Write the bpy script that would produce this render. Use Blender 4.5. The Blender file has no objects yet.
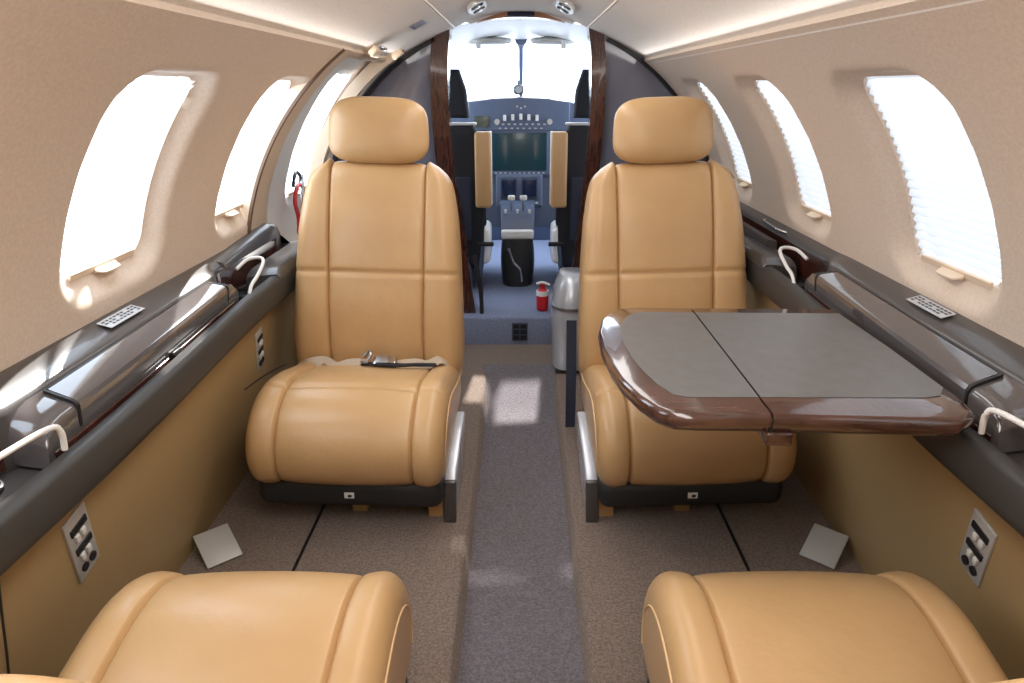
import bpy, bmesh, math, random
from mathutils import Vector, Matrix
random.seed(4)
C = bpy.context.scene.collection
PI = math.pi
R0, CZ = .85, .72            # cabin lining: arc radius and height of its centre

# ------------------------------------------------------------------ helpers
def lin(c):
    return tuple(((v/255)/12.92 if v/255 <= .04045 else ((v/255+.055)/1.055)**2.4) for v in c) + (1,)

def mat(name, rgb, rough=.5, metal=0, coat=0, spec=.5, noise=None, bump=None, sheen=0, aniso=None, emit=None, trans=0):
    m = bpy.data.materials.new(name); m.use_nodes = True
    nt = m.node_tree; b = nt.nodes['Principled BSDF']
    b.inputs['Base Color'].default_value = lin(rgb)
    b.inputs['Roughness'].default_value = rough; b.inputs['Metallic'].default_value = metal
    b.inputs['Coat Weight'].default_value = coat; b.inputs['Coat Roughness'].default_value = .06
    b.inputs['Specular IOR Level'].default_value = spec
    b.inputs['Sheen Weight'].default_value = sheen
    if emit: b.inputs['Emission Color'].default_value = lin(emit[0]); b.inputs['Emission Strength'].default_value = emit[1]
    tc = nt.nodes.new('ShaderNodeTexCoord')
    if noise:                                       # (scale, rgb2, detail, stretch)
        sc, rgb2, det, st = noise
        mp = nt.nodes.new('ShaderNodeMapping'); mp.inputs['Scale'].default_value = st
        n = nt.nodes.new('ShaderNodeTexNoise'); n.inputs['Scale'].default_value = sc; n.inputs['Detail'].default_value = det
        r = nt.nodes.new('ShaderNodeValToRGB')
        r.color_ramp.elements[0].position = .35; r.color_ramp.elements[1].position = .65
        r.color_ramp.elements[0].color = lin(rgb); r.color_ramp.elements[1].color = lin(rgb2)
        nt.links.new(tc.outputs['Object'], mp.inputs['Vector']); nt.links.new(mp.outputs[0], n.inputs['Vector'])
        nt.links.new(n.outputs['Fac'], r.inputs['Fac']); nt.links.new(r.outputs['Color'], b.inputs['Base Color'])
    if bump:                                        # (scale, strength, distance)
        n = nt.nodes.new('ShaderNodeTexNoise'); n.inputs['Scale'].default_value = bump[0]; n.inputs['Detail'].default_value = 3
        bp = nt.nodes.new('ShaderNodeBump'); bp.inputs['Strength'].default_value = bump[1]; bp.inputs['Distance'].default_value = bump[2]
        nt.links.new(tc.outputs['Object'], n.inputs['Vector']); nt.links.new(n.outputs['Fac'], bp.inputs['Height'])
        nt.links.new(bp.outputs['Normal'], b.inputs['Normal'])
    return m

M = {}
M['leather'] = mat('tan_leather', (199,163,116), .34, noise=(5, (191,154,108), 3, (1,1,1)), bump=(35, .10, .01))
M['leather_side'] = mat('tan_leather_side', (198,158,110), .42, bump=(70, .12, .008))
M['thread'] = mat('seam_thread', (214,180,134), .6)
M['panel_tan'] = mat('tan_wall_leather', (172,146,102), .55, bump=(120, .08, .004))
M['lining'] = mat('speckled_lining', (214,196,178), .85, noise=(170, (222,205,188), 2, (1,1,1)), bump=(200, .08, .003))
M['headliner'] = mat('headliner', (230,223,215), .85, noise=(150, (238,232,225), 2, (1,1,1)))
M['cream'] = mat('cream_plastic', (226,204,178), .42)
M['white'] = mat('white_plastic', (232,232,230), .4)
M['carpet'] = mat('brown_carpet', (112,94,82), .95, noise=(160, (146,127,112), 4, (1,1,1)), bump=(260, .8, .01), sheen=.2)
M['carpet_blue_lit'] = mat('aisle_carpet_blue_lit', (98,92,98), .95, noise=(160, (130,122,128), 4, (1,1,1)), bump=(260, .8, .01), sheen=.2)  # same carpet, with the cockpit's blue light put into its colour
M['cockpit_floor'] = mat('cockpit_floor_carpet', (112,121,146), .9, noise=(120, (132,141,166), 3, (1,1,1)))
M['ledge'] = mat('graphite_ledge', (74,71,70), .33, coat=.35, bump=(200, .04, .002))
M['lid'] = mat('polished_graphite_lid', (92,88,88), .10, coat=1)
M['rail'] = mat('matt_charcoal', (58,57,55), .5)
M['wood'] = mat('dark_red_wood', (52,28,24), .22, coat=1, noise=(14, (82,46,38), 6, (9,2.5,1.2)))
M['table_wood'] = mat('table_wood', (62,40,33), .18, coat=1, noise=(9, (90,60,50), 6, (1.2,9,1.2)))
M['inlay'] = mat('grey_inlay', (104,103,102), .42, noise=(30, (109,108,107), 2, (1,1,1)), bump=(150, .1, .003))
M['partition'] = mat('glossy_grey_laminate', (116,120,136), .09, coat=.8)
M['black'] = mat('black_plastic', (24,24,26), .45)
M['skirt'] = mat('charcoal_skirt', (36,37,39), .5)
M['chrome'] = mat('chrome', (200,202,206), .16, metal=1)
M['steel'] = mat('brushed_steel', (176,178,180), .35, metal=1)
M['silver'] = mat('silver_panel', (196,200,208), .26, metal=.25, coat=.5)
M['plate'] = mat('aluminium_plate', (196,196,192), .4, metal=.25)
M['belt'] = mat('beige_webbing', (186,170,148), .8, bump=(300, .3, .002))
M['cloth_black'] = mat('black_cloth', (26,28,34), .8, bump=(150,.2,.003))
M['cloth_navy'] = mat('navy_cloth', (34,40,58), .75)
M['panel_blue'] = mat('blue_grey_panel', (92,104,128), .4)
M['panel_dark'] = mat('dark_panel', (60,70,92), .4)
M['screen'] = mat('dark_teal_screen', (34,62,70), .15)
M['screen_blue'] = mat('navy_screen', (26,38,66), .15)
M['olive'] = mat('olive_display', (84,88,76), .2)
M['red'] = mat('red_paint', (190,32,40), .35)
M['brown_trim'] = mat('tan_brown_trim', (176,128,96), .5)
M['seam'] = mat('brown_seam', (112,86,68), .6)
M['label'] = mat('pale_label', (186,188,190), .5)
M['label_blue'] = mat('grey_blue_label', (150,152,170), .5)
M['ink'] = mat('dark_ink', (70,72,76), .6)

def glass():
    m = bpy.data.materials.new('window_glass'); m.use_nodes = True; nt = m.node_tree
    nt.nodes.remove(nt.nodes['Principled BSDF']); out = nt.nodes['Material Output']
    t = nt.nodes.new('ShaderNodeBsdfTransparent'); t.inputs[0].default_value = (.97,.98,1,1)
    g = nt.nodes.new('ShaderNodeBsdfGlossy'); g.inputs['Roughness'].default_value = .02
    x = nt.nodes.new('ShaderNodeMixShader'); x.inputs[0].default_value = .05
    nt.links.new(t.outputs[0], x.inputs[1]); nt.links.new(g.outputs[0], x.inputs[2])
    nt.links.new(x.outputs[0], out.inputs[0]); return m
M['glass'] = glass()
def shade():
    m = bpy.data.materials.new('pleated_shade_fabric'); m.use_nodes = True; nt = m.node_tree
    nt.nodes.remove(nt.nodes['Principled BSDF']); out = nt.nodes['Material Output']
    t = nt.nodes.new('ShaderNodeBsdfTranslucent'); t.inputs[0].default_value = (.26,.25,.242,1)
    d = nt.nodes.new('ShaderNodeBsdfDiffuse'); d.inputs[0].default_value = (.85,.85,.85,1)
    x = nt.nodes.new('ShaderNodeMixShader'); x.inputs[0].default_value = .3
    nt.links.new(t.outputs[0], x.inputs[1]); nt.links.new(d.outputs[0], x.inputs[2]); nt.links.new(x.outputs[0], out.inputs[0])
    return m
M['shade'] = shade()

def tag(o, label=None, cat=None, group=None, kind=None):
    if label: o['label'] = label
    if cat: o['category'] = cat
    if group: o['group'] = group
    if kind: o['kind'] = kind
    return o
def mesh(name, verts, faces, m, parent=None, smooth=True, angle=38):
    me = bpy.data.meshes.new(name); me.from_pydata([tuple(v) for v in verts], [], [tuple(f) for f in faces]); me.update()
    bm = bmesh.new(); bm.from_mesh(me); bmesh.ops.recalc_face_normals(bm, faces=bm.faces); bm.to_mesh(me); bm.free()
    return link(name, me, m, parent, smooth, angle)
def link(name, me, m, parent=None, smooth=True, angle=38):
    if smooth:
        me.shade_smooth(); me.set_sharp_from_angle(angle=math.radians(angle))
    o = bpy.data.objects.new(name, me); C.objects.link(o); me.materials.append(M[m] if isinstance(m, str) else m)
    if parent: o.parent = parent
    return o
def frombm(name, bm, m, parent=None, smooth=True, angle=38):
    bmesh.ops.recalc_face_normals(bm, faces=bm.faces)
    me = bpy.data.meshes.new(name); bm.to_mesh(me); bm.free()
    return link(name, me, m, parent, smooth, angle)
def empty(name, loc=(0,0,0), rz=0):
    o = bpy.data.objects.new(name, None); C.objects.link(o); o.location = loc; o.rotation_euler = (0,0,rz); o.empty_display_size = .05
    return o
def bbox(bm, c, s, bev=.004, rot=None, seg=3, taper=None):
    r = bmesh.ops.create_cube(bm, size=1); vs = r['verts']
    for v in vs:
        k = 1
        if taper and v.co.z > 0: k = taper
        v.co = Vector((v.co.x*s[0]*k, v.co.y*s[1]*k, v.co.z*s[2]))
    if bev:
        es = list({e for v in vs for e in v.link_edges})
        rr = bmesh.ops.bevel(bm, geom=es, offset=bev, segments=seg, affect='EDGES', profile=.5)
        vs = list({v for f in rr['faces'] for v in f.verts} | {v for v in vs if v.is_valid})
    for v in vs:
        if rot: v.co = rot @ v.co
        v.co += Vector(c)
def box(name, c, s, m, parent=None, bev=.004, rot=None, seg=3, taper=None):
    bm = bmesh.new(); bbox(bm, c, s, bev, rot, seg, taper); return frombm(name, bm, m, parent)
def E(x=0, y=0, z=0):
    return Matrix.Rotation(z,3,'Z') @ Matrix.Rotation(y,3,'Y') @ Matrix.Rotation(x,3,'X')
def catmull(pts, n, closed=False):
    P = [Vector(p) for p in pts]; L = len(P); out = []
    segs = L if closed else L-1
    for i in range(segs):
        a, b, c, d = (P[(i-1) % L] if closed or i > 0 else P[0]), P[i], P[(i+1) % L], (P[(i+2) % L] if closed or i+2 < L else P[-1])
        for k in range(n):
            t = k/n
            out.append(.5*((2*b) + (c-a)*t + (2*a-5*b+4*c-d)*t*t + (3*b-a-3*c+d)*t*t*t))
    if not closed: out.append(P[-1])
    return out
def tube(bm, pts, r, n=8, flat=1, sub=5, up=Vector((0,0,1)), rs=None):
    P = catmull(pts, sub) if sub > 1 else [Vector(p) for p in pts]
    rings = []
    for i, p in enumerate(P):
        t = (P[min(i+1, len(P)-1)] - P[max(i-1, 0)]).normalized()
        u = up if abs(t.dot(up)) < .95 else Vector((1,0,0))
        a = t.cross(u).normalized(); b = a.cross(t).normalized()
        q = r if rs is None else rs[min(len(rs)-1, int(i/max(1,(len(P)-1))*(len(rs)-1)+.5))]
        rings.append([bm.verts.new(p + a*math.cos(k/n*2*PI)*q + b*math.sin(k/n*2*PI)*q*flat) for k in range(n)])
    for A, B in zip(rings, rings[1:]):
        for k in range(n): bm.faces.new((A[k], A[(k+1)%n], B[(k+1)%n], B[k]))
    bm.faces.new(rings[0]); bm.faces.new(rings[-1][::-1])
def tubo(name, pts, r, m, parent=None, **kw):
    bm = bmesh.new(); tube(bm, pts, r, **kw); return frombm(name, bm, m, parent, angle=60)
def cyl(bm, c, r, h, n=24, rot=None, r2=None, bev=0):
    ret = bmesh.ops.create_cone(bm, cap_ends=True, segments=n, radius1=r, radius2=r if r2 is None else r2, depth=h)
    for v in ret['verts']:
        if rot: v.co = rot @ v.co
        v.co += Vector(c)
def cylo(name, c, r, h, m, parent=None, **kw):
    bm = bmesh.new(); cyl(bm, c, r, h, **kw); return frombm(name, bm, m, parent)
def prism(bm, outline, axis, a, b, bev=0):
    """outline of 2-D points extruded along 'x','y' or 'z' from a to b"""
    def mk(p, t): return {'x': (t,p[0],p[1]), 'y': (p[0],t,p[1]), 'z': (p[0],p[1],t)}[axis]
    A = [bm.verts.new(mk(p, a)) for p in outline]; B = [bm.verts.new(mk(p, b)) for p in outline]
    n = len(A); fs = [bm.faces.new(A), bm.faces.new(B[::-1])]
    for i in range(n): fs.append(bm.faces.new((A[i], B[i], B[(i+1)%n], A[(i+1)%n])))
    if bev:
        es = list({e for f in fs[:2] for e in f.edges})
        bmesh.ops.bevel(bm, geom=es, offset=bev, segments=3, affect='EDGES', profile=.5)
def prismo(name, outline, axis, a, b, m, parent=None, bev=0, angle=38):
    bm = bmesh.new(); prism(bm, outline, axis, a, b, bev); return frombm(name, bm, m, parent, angle=angle)
def loft(bm, rings, closed=True, caps=True):
    R = [[bm.verts.new(p) for p in r] for r in rings]; n = len(R[0])
    for A, B in zip(R, R[1:]):
        for k in range(n if closed else n-1): bm.faces.new((A[k], A[(k+1)%n], B[(k+1)%n], B[k]))
    if caps and closed: bm.faces.new(R[0]); bm.faces.new(R[-1][::-1])
def lofto(name, rings, m, parent=None, closed=True, caps=True, angle=38):
    bm = bmesh.new(); loft(bm, rings, closed, caps); return frombm(name, bm, m, parent, angle=angle)
def sm(t): t = max(0, min(1, t)); return t*t*(3-2*t)
def kids(o): return [c for c in bpy.data.objects if c.parent == o]
def copy_tree(o, parent=None, skip=()):
    c = o.copy(); C.objects.link(c); c.parent = parent
    for ch in kids(o):
        if ch.name.split('.')[0] not in skip: copy_tree(ch, c, skip)
    return c

# ------------------------------------------------------------------ padded upholstery
def pad(name, prof, hw, r, m, parent, seams=(), cross=(), wfun=None, puff=.006, g=.007, xoff=0, n=6):
    """closed side profile (y,z) swept across x with rounded ends, stitched grooves at x = seams and across at (z, side)"""
    P = catmull([(p[0], p[1], 0) for p in prof], n*3, True)
    # even resampling
    L = [0]
    for i in range(len(P)): L.append(L[-1] + (P[(i+1)%len(P)]-P[i]).length)
    N = 210; Q = []
    j = 0
    for k in range(N):
        d = L[-1]*k/N
        while L[j+1] < d: j += 1
        t = (d-L[j])/max(1e-9, L[j+1]-L[j]); Q.append(P[j].lerp(P[(j+1)%len(P)], t))
    area = sum(Q[i].x*Q[(i+1)%N].y-Q[(i+1)%N].x*Q[i].y for i in range(N))
    sg = 1 if area > 0 else -1
    nor = []
    for i in range(N):
        t = Q[(i+2)%N]-Q[i-2]; t.normalize(); nor.append(Vector((-t.y, t.x, 0))*sg)      # inward
    xs = set()
    K = 28
    for i in range(K+1): xs.add(round(-(hw-r)+2*(hw-r)*i/K, 5))
    for s in seams:
        for d in (-.012,-.007,-.0035,0,.0035,.007,.012): xs.add(round(s+d, 5))
    X = [(x, 0) for x in sorted(xs)]
    ends = [(r*math.sin(a), r*(1-math.cos(a))) for a in [PI/2*i/7 for i in range(1, 8)]]
    X = [(-(hw-r)-e[0], e[1]) for e in ends[::-1]] + X + [((hw-r)+e[0], e[1]) for e in ends]
    bounds = sorted([-hw] + list(seams) + [hw])
    rings = []
    for x, ins in X:
        gx = sum(g*math.exp(-((x-s)/.0042)**2) for s in seams)
        b = next(((a, c) for a, c in zip(bounds, bounds[1:]) if a <= x <= c), (bounds[0], bounds[-1]))
        u = (x-b[0])/(b[1]-b[0]); pf = puff*(1-(2*u-1)**2)**.5 if 0 <= u <= 1 else 0
        ring = []
        for i in range(N):
            q = Q[i]; gg = gx
            for (cy, cz, w) in cross:
                d = (Vector((q.x, q.y))-Vector((cy, cz))).length
                if d < .03: gg = max(gg, g*1.1*math.exp(-(d/.0065)**2))
            q = q + nor[i]*(ins + gg - pf*(1 if ins < .8*r else 0))
            xx = x
            if wfun:
                w_, s_ = wfun(q.y), seams[-1]
                if abs(x) > s_: xx = math.copysign(s_ + (abs(x)-s_)*(max(w_, s_+.012)-s_)/(hw-s_), x)
            ring.append((xoff + xx, q.x, q.y))
        rings.append(ring)
    return lofto(name, rings, m, parent, angle=70)

def superpillow(name, c, w, d, h, m, parent, taper=.0, e1=4.2, e2=2.4, lean=0):
    bm = bmesh.new(); NU, NV = 56, 40; rings = []
    for j in range(NV+1):
        v = -PI/2 + PI*j/NV; ring = []
        for i in range(NU):
            u = 2*PI*i/NU
            f = lambda a, e: math.copysign(abs(a)**(2/e), a)
            # outline in x-z, cushion depth along y
            x = f(math.cos(v), e2)*f(math.cos(u), e1); z = f(math.cos(v), e2)*f(math.sin(u), e1); y = f(math.sin(v), e2)
            k = 1 - taper*(z*.5+.5)
            ring.append((c[0]+x*w/2*k, c[1]+y*d/2+lean*z*h/2 + .006*x*x*(1 if y<0 else 0), c[2]+z*h/2))
        rings.append(ring)
    loft(bm, rings); bmesh.ops.remove_doubles(bm, verts=bm.verts, dist=1e-5)
    return frombm(name, bm, m, parent, angle=80)

# ------------------------------------------------------------------ passenger seat (faces -y)
def make_seat(cross_seam):
    t = empty('passenger_seat')
    Z = .22
    cp = [(.10,.13),(.10,.24),(.06,.268),(-.02,.284),(-.10,.303),(-.20,.330),(-.29,.345),(-.365,.336),(-.428,.300),(-.464,.245),(-.468,.185),(-.442,.137),(-.38,.120),(-.1,.120)]
    cu = pad('seat_cushion', cp, .254, .045, 'leather', t, seams=(-.172,.172), cross=((-.325,.3425,1),) if cross_seam else (), puff=.010)
    for s in (-1, 1):
        tubo('cushion_piping', catmull([(s*.254, y, z) for (y, z) in [(.07,.235),(-.03,.247),(-.12,.268),(-.22,.296),(-.30,.305),(-.36,.292),(-.40,.262),(-.425,.215),(-.42,.165)]], 3), .0022, 'thread', cu, sub=1, n=6)
    def wf(z):
        pts = [(.2,.262),(.35,.262),(.58,.250),(.70,.240),(.78,.228),(.82,.218),(.845,.205),(.865,.185),(.880,.160)]
        if z <= pts[0][0]: return pts[0][1]
        for a, b in zip(pts, pts[1:]):
            if z <= b[0]: return a[1]+(b[1]-a[1])*(z-a[0])/(b[0]-a[0])
        return pts[-1][1]
    bp = [(.045,.22),(.000,.28),(-.002,.42),(.025,.55),(.062,.70),(.098,.80),(.122,.852),(.155,.872),(.200,.858),(.222,.80),(.200,.60),(.165,.40),(.140,.26),(.095,.205)]
    ba = pad('backrest', bp, .262, .045, 'leather', t, seams=(-.143,.143), cross=((.030,.568,1),), wfun=wf, puff=.012)
    # rigid back shell
    sh = []
    for z, hwd in ((.20,.235),(.45,.245),(.65,.225),(.78,.19),(.835,.15)):
        y0 = .12 + .115*(z-.2)/.6
        sh.append([(-hwd,y0,z),(-hwd*.96,y0+.035,z),(-hwd*.7,y0+.05,z),(hwd*.7,y0+.05,z),(hwd*.96,y0+.035,z),(hwd,y0,z)])
    lofto('back_shell', sh, 'rail', t)
    superpillow('headrest', (0,.160,.972), (.310), .115, .190, 'leather', t, taper=.08, lean=.15, e1=3.6, e2=2.8)
    for s in (-1,1): tubo('headrest_post', [(s*.05,.165,.84),(s*.05,.165,.93)], .006, 'chrome', t, sub=1)
    # lower structure
    bm = bmesh.new(); bbox(bm, (0,-.175,.080), (.490,.50,.085), .030, seg=4); sk = frombm('seat_skirt', bm, 'skirt', t)
    box('skirt_badge', (.0,-.4265,.082), (.026,.004,.017), 'white', sk, .0015); box('badge_button', (.002,-.4295,.082), (.010,.003,.007), 'black', sk, .001)
    box('seat_base', (0,-.12,.0), (.20,.34,.078), 'black', t, .01)
    box('centre_foot', (.0,-.30,-.005), (.045,.05,.068), 'panel_tan', t, .006)  # darker tan carries the shade under the seat in its colour
    for s in (-1, 1):
        lg = prismo('leg', [(-.345,-.039),(-.05,-.039),(-.05,.09),(-.29,.125),(-.345,.11)], 'x', s*.218-.022, s*.218+.022, 'leather_side', t, bev=.006)
        rl = prismo('metal_rail', [(-.365,-.039),(-.352,-.039),(-.09,-.039),(-.05,.13),(-.06,.155),(-.34,.122),(-.365,.10)], 'x', s*.260-.017, s*.260+.017, 'silver', t, bev=.005)
        box('rail_end_cap', (s*.260,-.368,.030), (.036,.014,.138), 'ledge', rl, .005)
    return t

seat, seat_plain = make_seat(True), make_seat(False)
SEATS = [(-.440,1.906,0,'tan leather seat left of the aisle facing the camera, lap belt on its cushion', 1.8, 1),
         (.440,1.906,0,'tan leather passenger seat facing the camera behind the open folding table', -1.8, 1),
         (-.410,.515,PI,'tan leather seat with only its cushion showing, below the left wall control panel', 0, .91),
         (.436,.515,PI,'tan leather seat with only its cushion showing, below the right wall control panel', 0, .93)]
seats = [seat, copy_tree(seat), seat_plain, copy_tree(seat_plain)]
for o, (x, y, rz, lb, ln, wx) in zip(seats, SEATS):
    o.location = (x, y, .258); o.rotation_euler = (0,math.radians(ln),rz); o.scale = (.965*wx,.965,.965)
    tag(o, lb, 'seat', 'four facing leather cabin seats')
    inb = (1 if x < 0 else -1)*(1 if rz == 0 else -1)
    for c in kids(o):          # the metal rail and its foot stand on the aisle side only
        if c.name.split('.')[0] in ('leg', 'metal_rail') and c.data.vertices[0].co.x*inb < 0:
            for g_ in kids(c): bpy.data.objects.remove(g_)
            bpy.data.objects.remove(c)
for o in seats[2:]:            # these two are reclined
    Rm = Matrix.Rotation(math.radians(-16.4), 4, 'X'); pv = Vector((0,.04,.28))
    for c in kids(o):
        if c.name.split('.')[0] in ('backrest', 'back_shell', 'headrest', 'headrest_post'):
            c.matrix_local = Matrix.Translation(pv) @ Rm @ Matrix.Translation(-pv)

# lap belt on the left seat
lb = empty('lap_belt', (0,.01,-.022)); lb.parent = seats[0]
def webbing(name, pts, w, parent, m='belt', th=.0022, ups=None):
    P = catmull(pts, 7); rings = []
    for i, p in enumerate(P):
        t = (P[min(i+1,len(P)-1)]-P[max(i-1,0)]).normalized()
        f = i/(len(P)-1); u = Vector((0,0,1))
        if ups:
            a = f*(len(ups)-1); j = min(int(a), len(ups)-2); u = Vector(ups[j]).lerp(Vector(ups[j+1]), a-j)
        b = t.cross(u).normalized(); nn = b.cross(t).normalized()
        rings.append([p+b*w/2+nn*th, p-b*w/2+nn*th, p-b*w/2-nn*th, p+b*w/2-nn*th])
    return lofto(name, rings, m, parent)
webbing('belt_strap', [(-.245,-.02,.300),(-.20,-.055,.318),(-.155,-.045,.325),(-.11,-.075,.322),(-.06,-.07,.328),(-.02,-.075,.330)], .034, lb, ups=[(0,-.6,1),(0,-.9,.6),(0,.1,1),(0,-.8,.8),(0,-.4,1)])
webbing('belt_strap', [(.075,-.075,.330),(.12,-.06,.330),(.16,-.055,.324),(.20,-.035,.335),(.238,-.005,.305)], .034, lb, ups=[(0,-.5,1),(0,-.7,.8),(0,-.4,1),(0,-.9,.5)])
webbing('belt_strap', [(-.03,-.085,.334),(.03,-.108,.345),(.09,-.115,.346),(.13,-.098,.342),(.19,-.075,.334)], .020, lb, 'cloth_black')
bk = box('buckle', (.038,-.085,.342), (.070,.042,.020), 'chrome', lb, .006, rot=E(.35,0,.05))
box('buckle_lever', (.030,-.09,.353), (.036,.032,.006), 'steel', bk, .002, rot=E(.35,0,.05))
bm = bmesh.new(); tube(bm, [(-.035,-.075,.337),(-.018,-.095,.342),(-.005,-.080,.362),(-.014,-.062,.366),(-.032,-.066,.350)], .005)
frombm('belt_connector', bm, 'steel', lb)
# shoulder belt guide on the right seat
sg = empty('belt_guide', (0,.085,-.012)); sg.parent = seats[1]
webbing('guide_strap', [(.165,.06,.855),(.178,.052,.868),(.20,.065,.858),(.225,.10,.835)], .016, sg)
bm = bmesh.new(); tube(bm, [(.148,.048,.872),(.165,.038,.880),(.185,.040,.872),(.196,.055,.862),(.18,.066,.862),(.155,.062,.868),(.148,.048,.872)], .004)
frombm('guide_ring', bm, 'belt', sg)

# ------------------------------------------------------------------ curved lining with windows
def rr_sdf(px, py, hx, hy, r):
    qx, qy = abs(px)-hx+r, abs(py)-hy+r
    return math.hypot(max(qx,0), max(qy,0)) + min(max(qx,qy),0) - r
def arcpt(s, y, a, r): return (s*r*math.cos(a), y, CZ + r*math.sin(a))
def hole_sdf(h, y, a):
    yc, ac, hy, hs, cr = h[:5]
    v = (a-ac)*R0
    return rr_sdf(y-yc+.022*max(-1.2,min(1.2,v/hs)), v, hy, hs, cr)
def lining(name, s, y0, y1, a0, a1, holes, m, res=.011, rbase=R0, thick=.014):
    ny = max(2, int((y1-y0)/res)); na = max(2, int((a1-a0)*R0/res)); V = {}; vs = []; bad = {}
    for i in range(ny+1):
        for j in range(na+1):
            y = y0+(y1-y0)*i/ny; a = a0+(a1-a0)*j/na
            for h in holes:
                d = hole_sdf(h, y, a)
                if abs(d) < .6*res and 0 < i < ny and 0 < j < na:
                    e = 1e-4; gy = (hole_sdf(h,y+e,a)-d)/e; ga = (hole_sdf(h,y,a+e/R0)-d)/e
                    n2 = gy*gy+ga*ga or 1; y -= d*gy/n2; a -= d*ga/n2/R0
            r = rbase; mn = 9
            for h in holes:
                d = hole_sdf(h, y, a); mn = min(mn, d)
                r = max(r, rbase + h[5]*(1-sm(max(0,d)/h[6])))
            V[i,j] = len(vs); vs.append(arcpt(s, y, a, r)); bad[V[i,j]] = mn < -.1*res
    fs = []
    for i in range(ny):
        for j in range(na):
            f = (V[i,j],V[i+1,j],V[i+1,j+1],V[i,j+1])
            if not any(bad[q] for q in f): fs.append(f if s > 0 else f[::-1])
    me = bpy.data.meshes.new(name); me.from_pydata(vs, [], fs); me.update()
    bm = bmesh.new(); bm.from_mesh(me); bmesh.ops.delete(bm, geom=[v for v in bm.verts if not v.link_faces], context='VERTS')
    bm.normal_update()
    # thickness outwards from the cabin
    geo = bmesh.ops.duplicate(bm, geom=bm.verts[:]+bm.edges[:]+bm.faces[:])
    vm = geo['vert_map']; nv = [v for v in geo['geom'] if isinstance(v, bmesh.types.BMVert)]
    for v in nv:
        d = Vector((v.co.x, 0, v.co.z-CZ)).normalized(); v.co += d*thick
    nf = [f for f in geo['geom'] if isinstance(f, bmesh.types.BMFace)]
    bmesh.ops.reverse_faces(bm, faces=nf)
    be = [e for e in bm.edges if len(e.link_faces) == 1 and e.verts[0] not in set()]
    nvs = set(nv)
    for e in be:
        if e.verts[0] in nvs: continue
        a, b = e.verts
        try: bm.faces.new((a, b, vm[b], vm[a]))
        except Exception: pass
    bmesh.ops.recalc_face_normals(bm, faces=bm.faces)
    bm.to_mesh(me); bm.free()
    o = link(name, me, m, angle=50); o['kind'] = 'structure'; return o

D = math.radians
AW0, AW1 = D(16.6), D(43.7); AWC = (AW0+AW1)/2; AWH = (AW1-AW0)/2*R0
def wh(yc, hy=.128): hy = .144 if yc < 1.5 else hy; return (yc, AWC, hy, AWH, .05, .032, .050)
WL = [.68, 1.325, 1.955]; WR = [.63, 1.272, 1.928, 2.580]  # first of each: unseen aft window, added to let in more daylight
DY = 2.71
AR = math.asin((1.412-CZ)/R0)       # rail / ceiling joint angle
tag(lining('wall_left', -1, -.7, 2.065, D(5), AR, [wh(y) for y in WL], 'lining'))
tag(lining('wall_right', 1, -.7, 3.02, D(5), AR, [wh(y) for y in WR], 'lining'))
# entry door surround and the closed door inside it
DO = (2.61, D(37), .395, .564, .33, .012, .02)
lining('door_surround', -1, 2.072, 3.02, D(-8), AR, [DO], 'cream', thick=.045)
DW = (DY, D(28.6), .150, .235, .05, .010, .03)
door = lining('door_1', -1, 2.16, 3.02, D(-8), D(58), [DW], 'white', rbase=.900)

def window(n, s, yc, shaded, r=.888, hy=.160, AW0=AW0, AW1=AW1):
    vs, fs = [], []
    NY, NA = 8, 26
    for j in range(NA+1):
        for i in range(NY+1):
            a = AW0-.02+(AW1-AW0+.04)*j/NA; vs.append(arcpt(s, yc-hy+2*hy*i/NY, a, r+.020))
    for j in range(NA):
        for i in range(NY): k = j*(NY+1)+i; fs.append((k, k+1, k+NY+2, k+NY+1))
    w = mesh(f'window_{n}', vs, fs, 'glass'); w['kind'] = 'structure'
    if shaded:
        rings = []; NP = 46
        for j in range(NP+1):
            a = AW0-.015+(AW1-AW0+.03)*j/NP; rad = r + (.003 if j % 2 else -.003)
            rings.append([arcpt(s, yc-hy, a, rad), arcpt(s, yc+hy, a, rad)])
        lofto('pleated_shade', rings, 'shade', w, closed=False, angle=20)
    # bottom bar with its pull tab
    a = AW0+.012
    rings = []
    for i in range(9):
        y = yc+.02-.112+.224*i/8
        rings.append([arcpt(s, y, a+da, r+dr-.008) for da, dr in ((-.012,-.002),(.002,-.002),(.002,.004),(-.012,.004))])
    b = lofto('shade_bar', rings, 'cream', w)
    rings = []
    for i in range(13):
        f = i/12*2-1; y = yc+.02+.036*f; e = .016*math.sqrt(max(0,1-f**4))+.002
        rings.append([arcpt(s, y, a-.016, r-.012), arcpt(s, y, a-.012, r-.012-e), arcpt(s, y, a-.008, r-.012-e), arcpt(s, y, a-.004, r-.010)])
    lofto('pull_tab', rings, 'cream', b)
    return w
k = 1
for y in WL: window(k, -1, y, False); k += 1
window(k, -1, DY, False, r=.915, hy=.17, AW0=D(13), AW1=D(45)); k += 1
for y in WR: window(k, 1, y, True); k += 1

# curved ribs framing the forward edge of the door
for (ya, rr, w_, m_) in ((2.86,.862,.022,'brown_trim'),(2.80,.852,.030,'cream')):
    rings = []
    for j in range(30):
        a = D(14)+(D(58)-D(14))*j/29; y = ya - .03*math.sin(j/29*PI)
        rings.append([arcpt(-1,y-w_,a,rr+.03), arcpt(-1,y-w_*.6,a,rr-.012), arcpt(-1,y+w_*.6,a,rr-.012), arcpt(-1,y+w_,a,rr+.03)])
    o = lofto('trim_1' if m_ == 'brown_trim' else 'trim_2', rings, m_); o['kind'] = 'structure'
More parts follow.
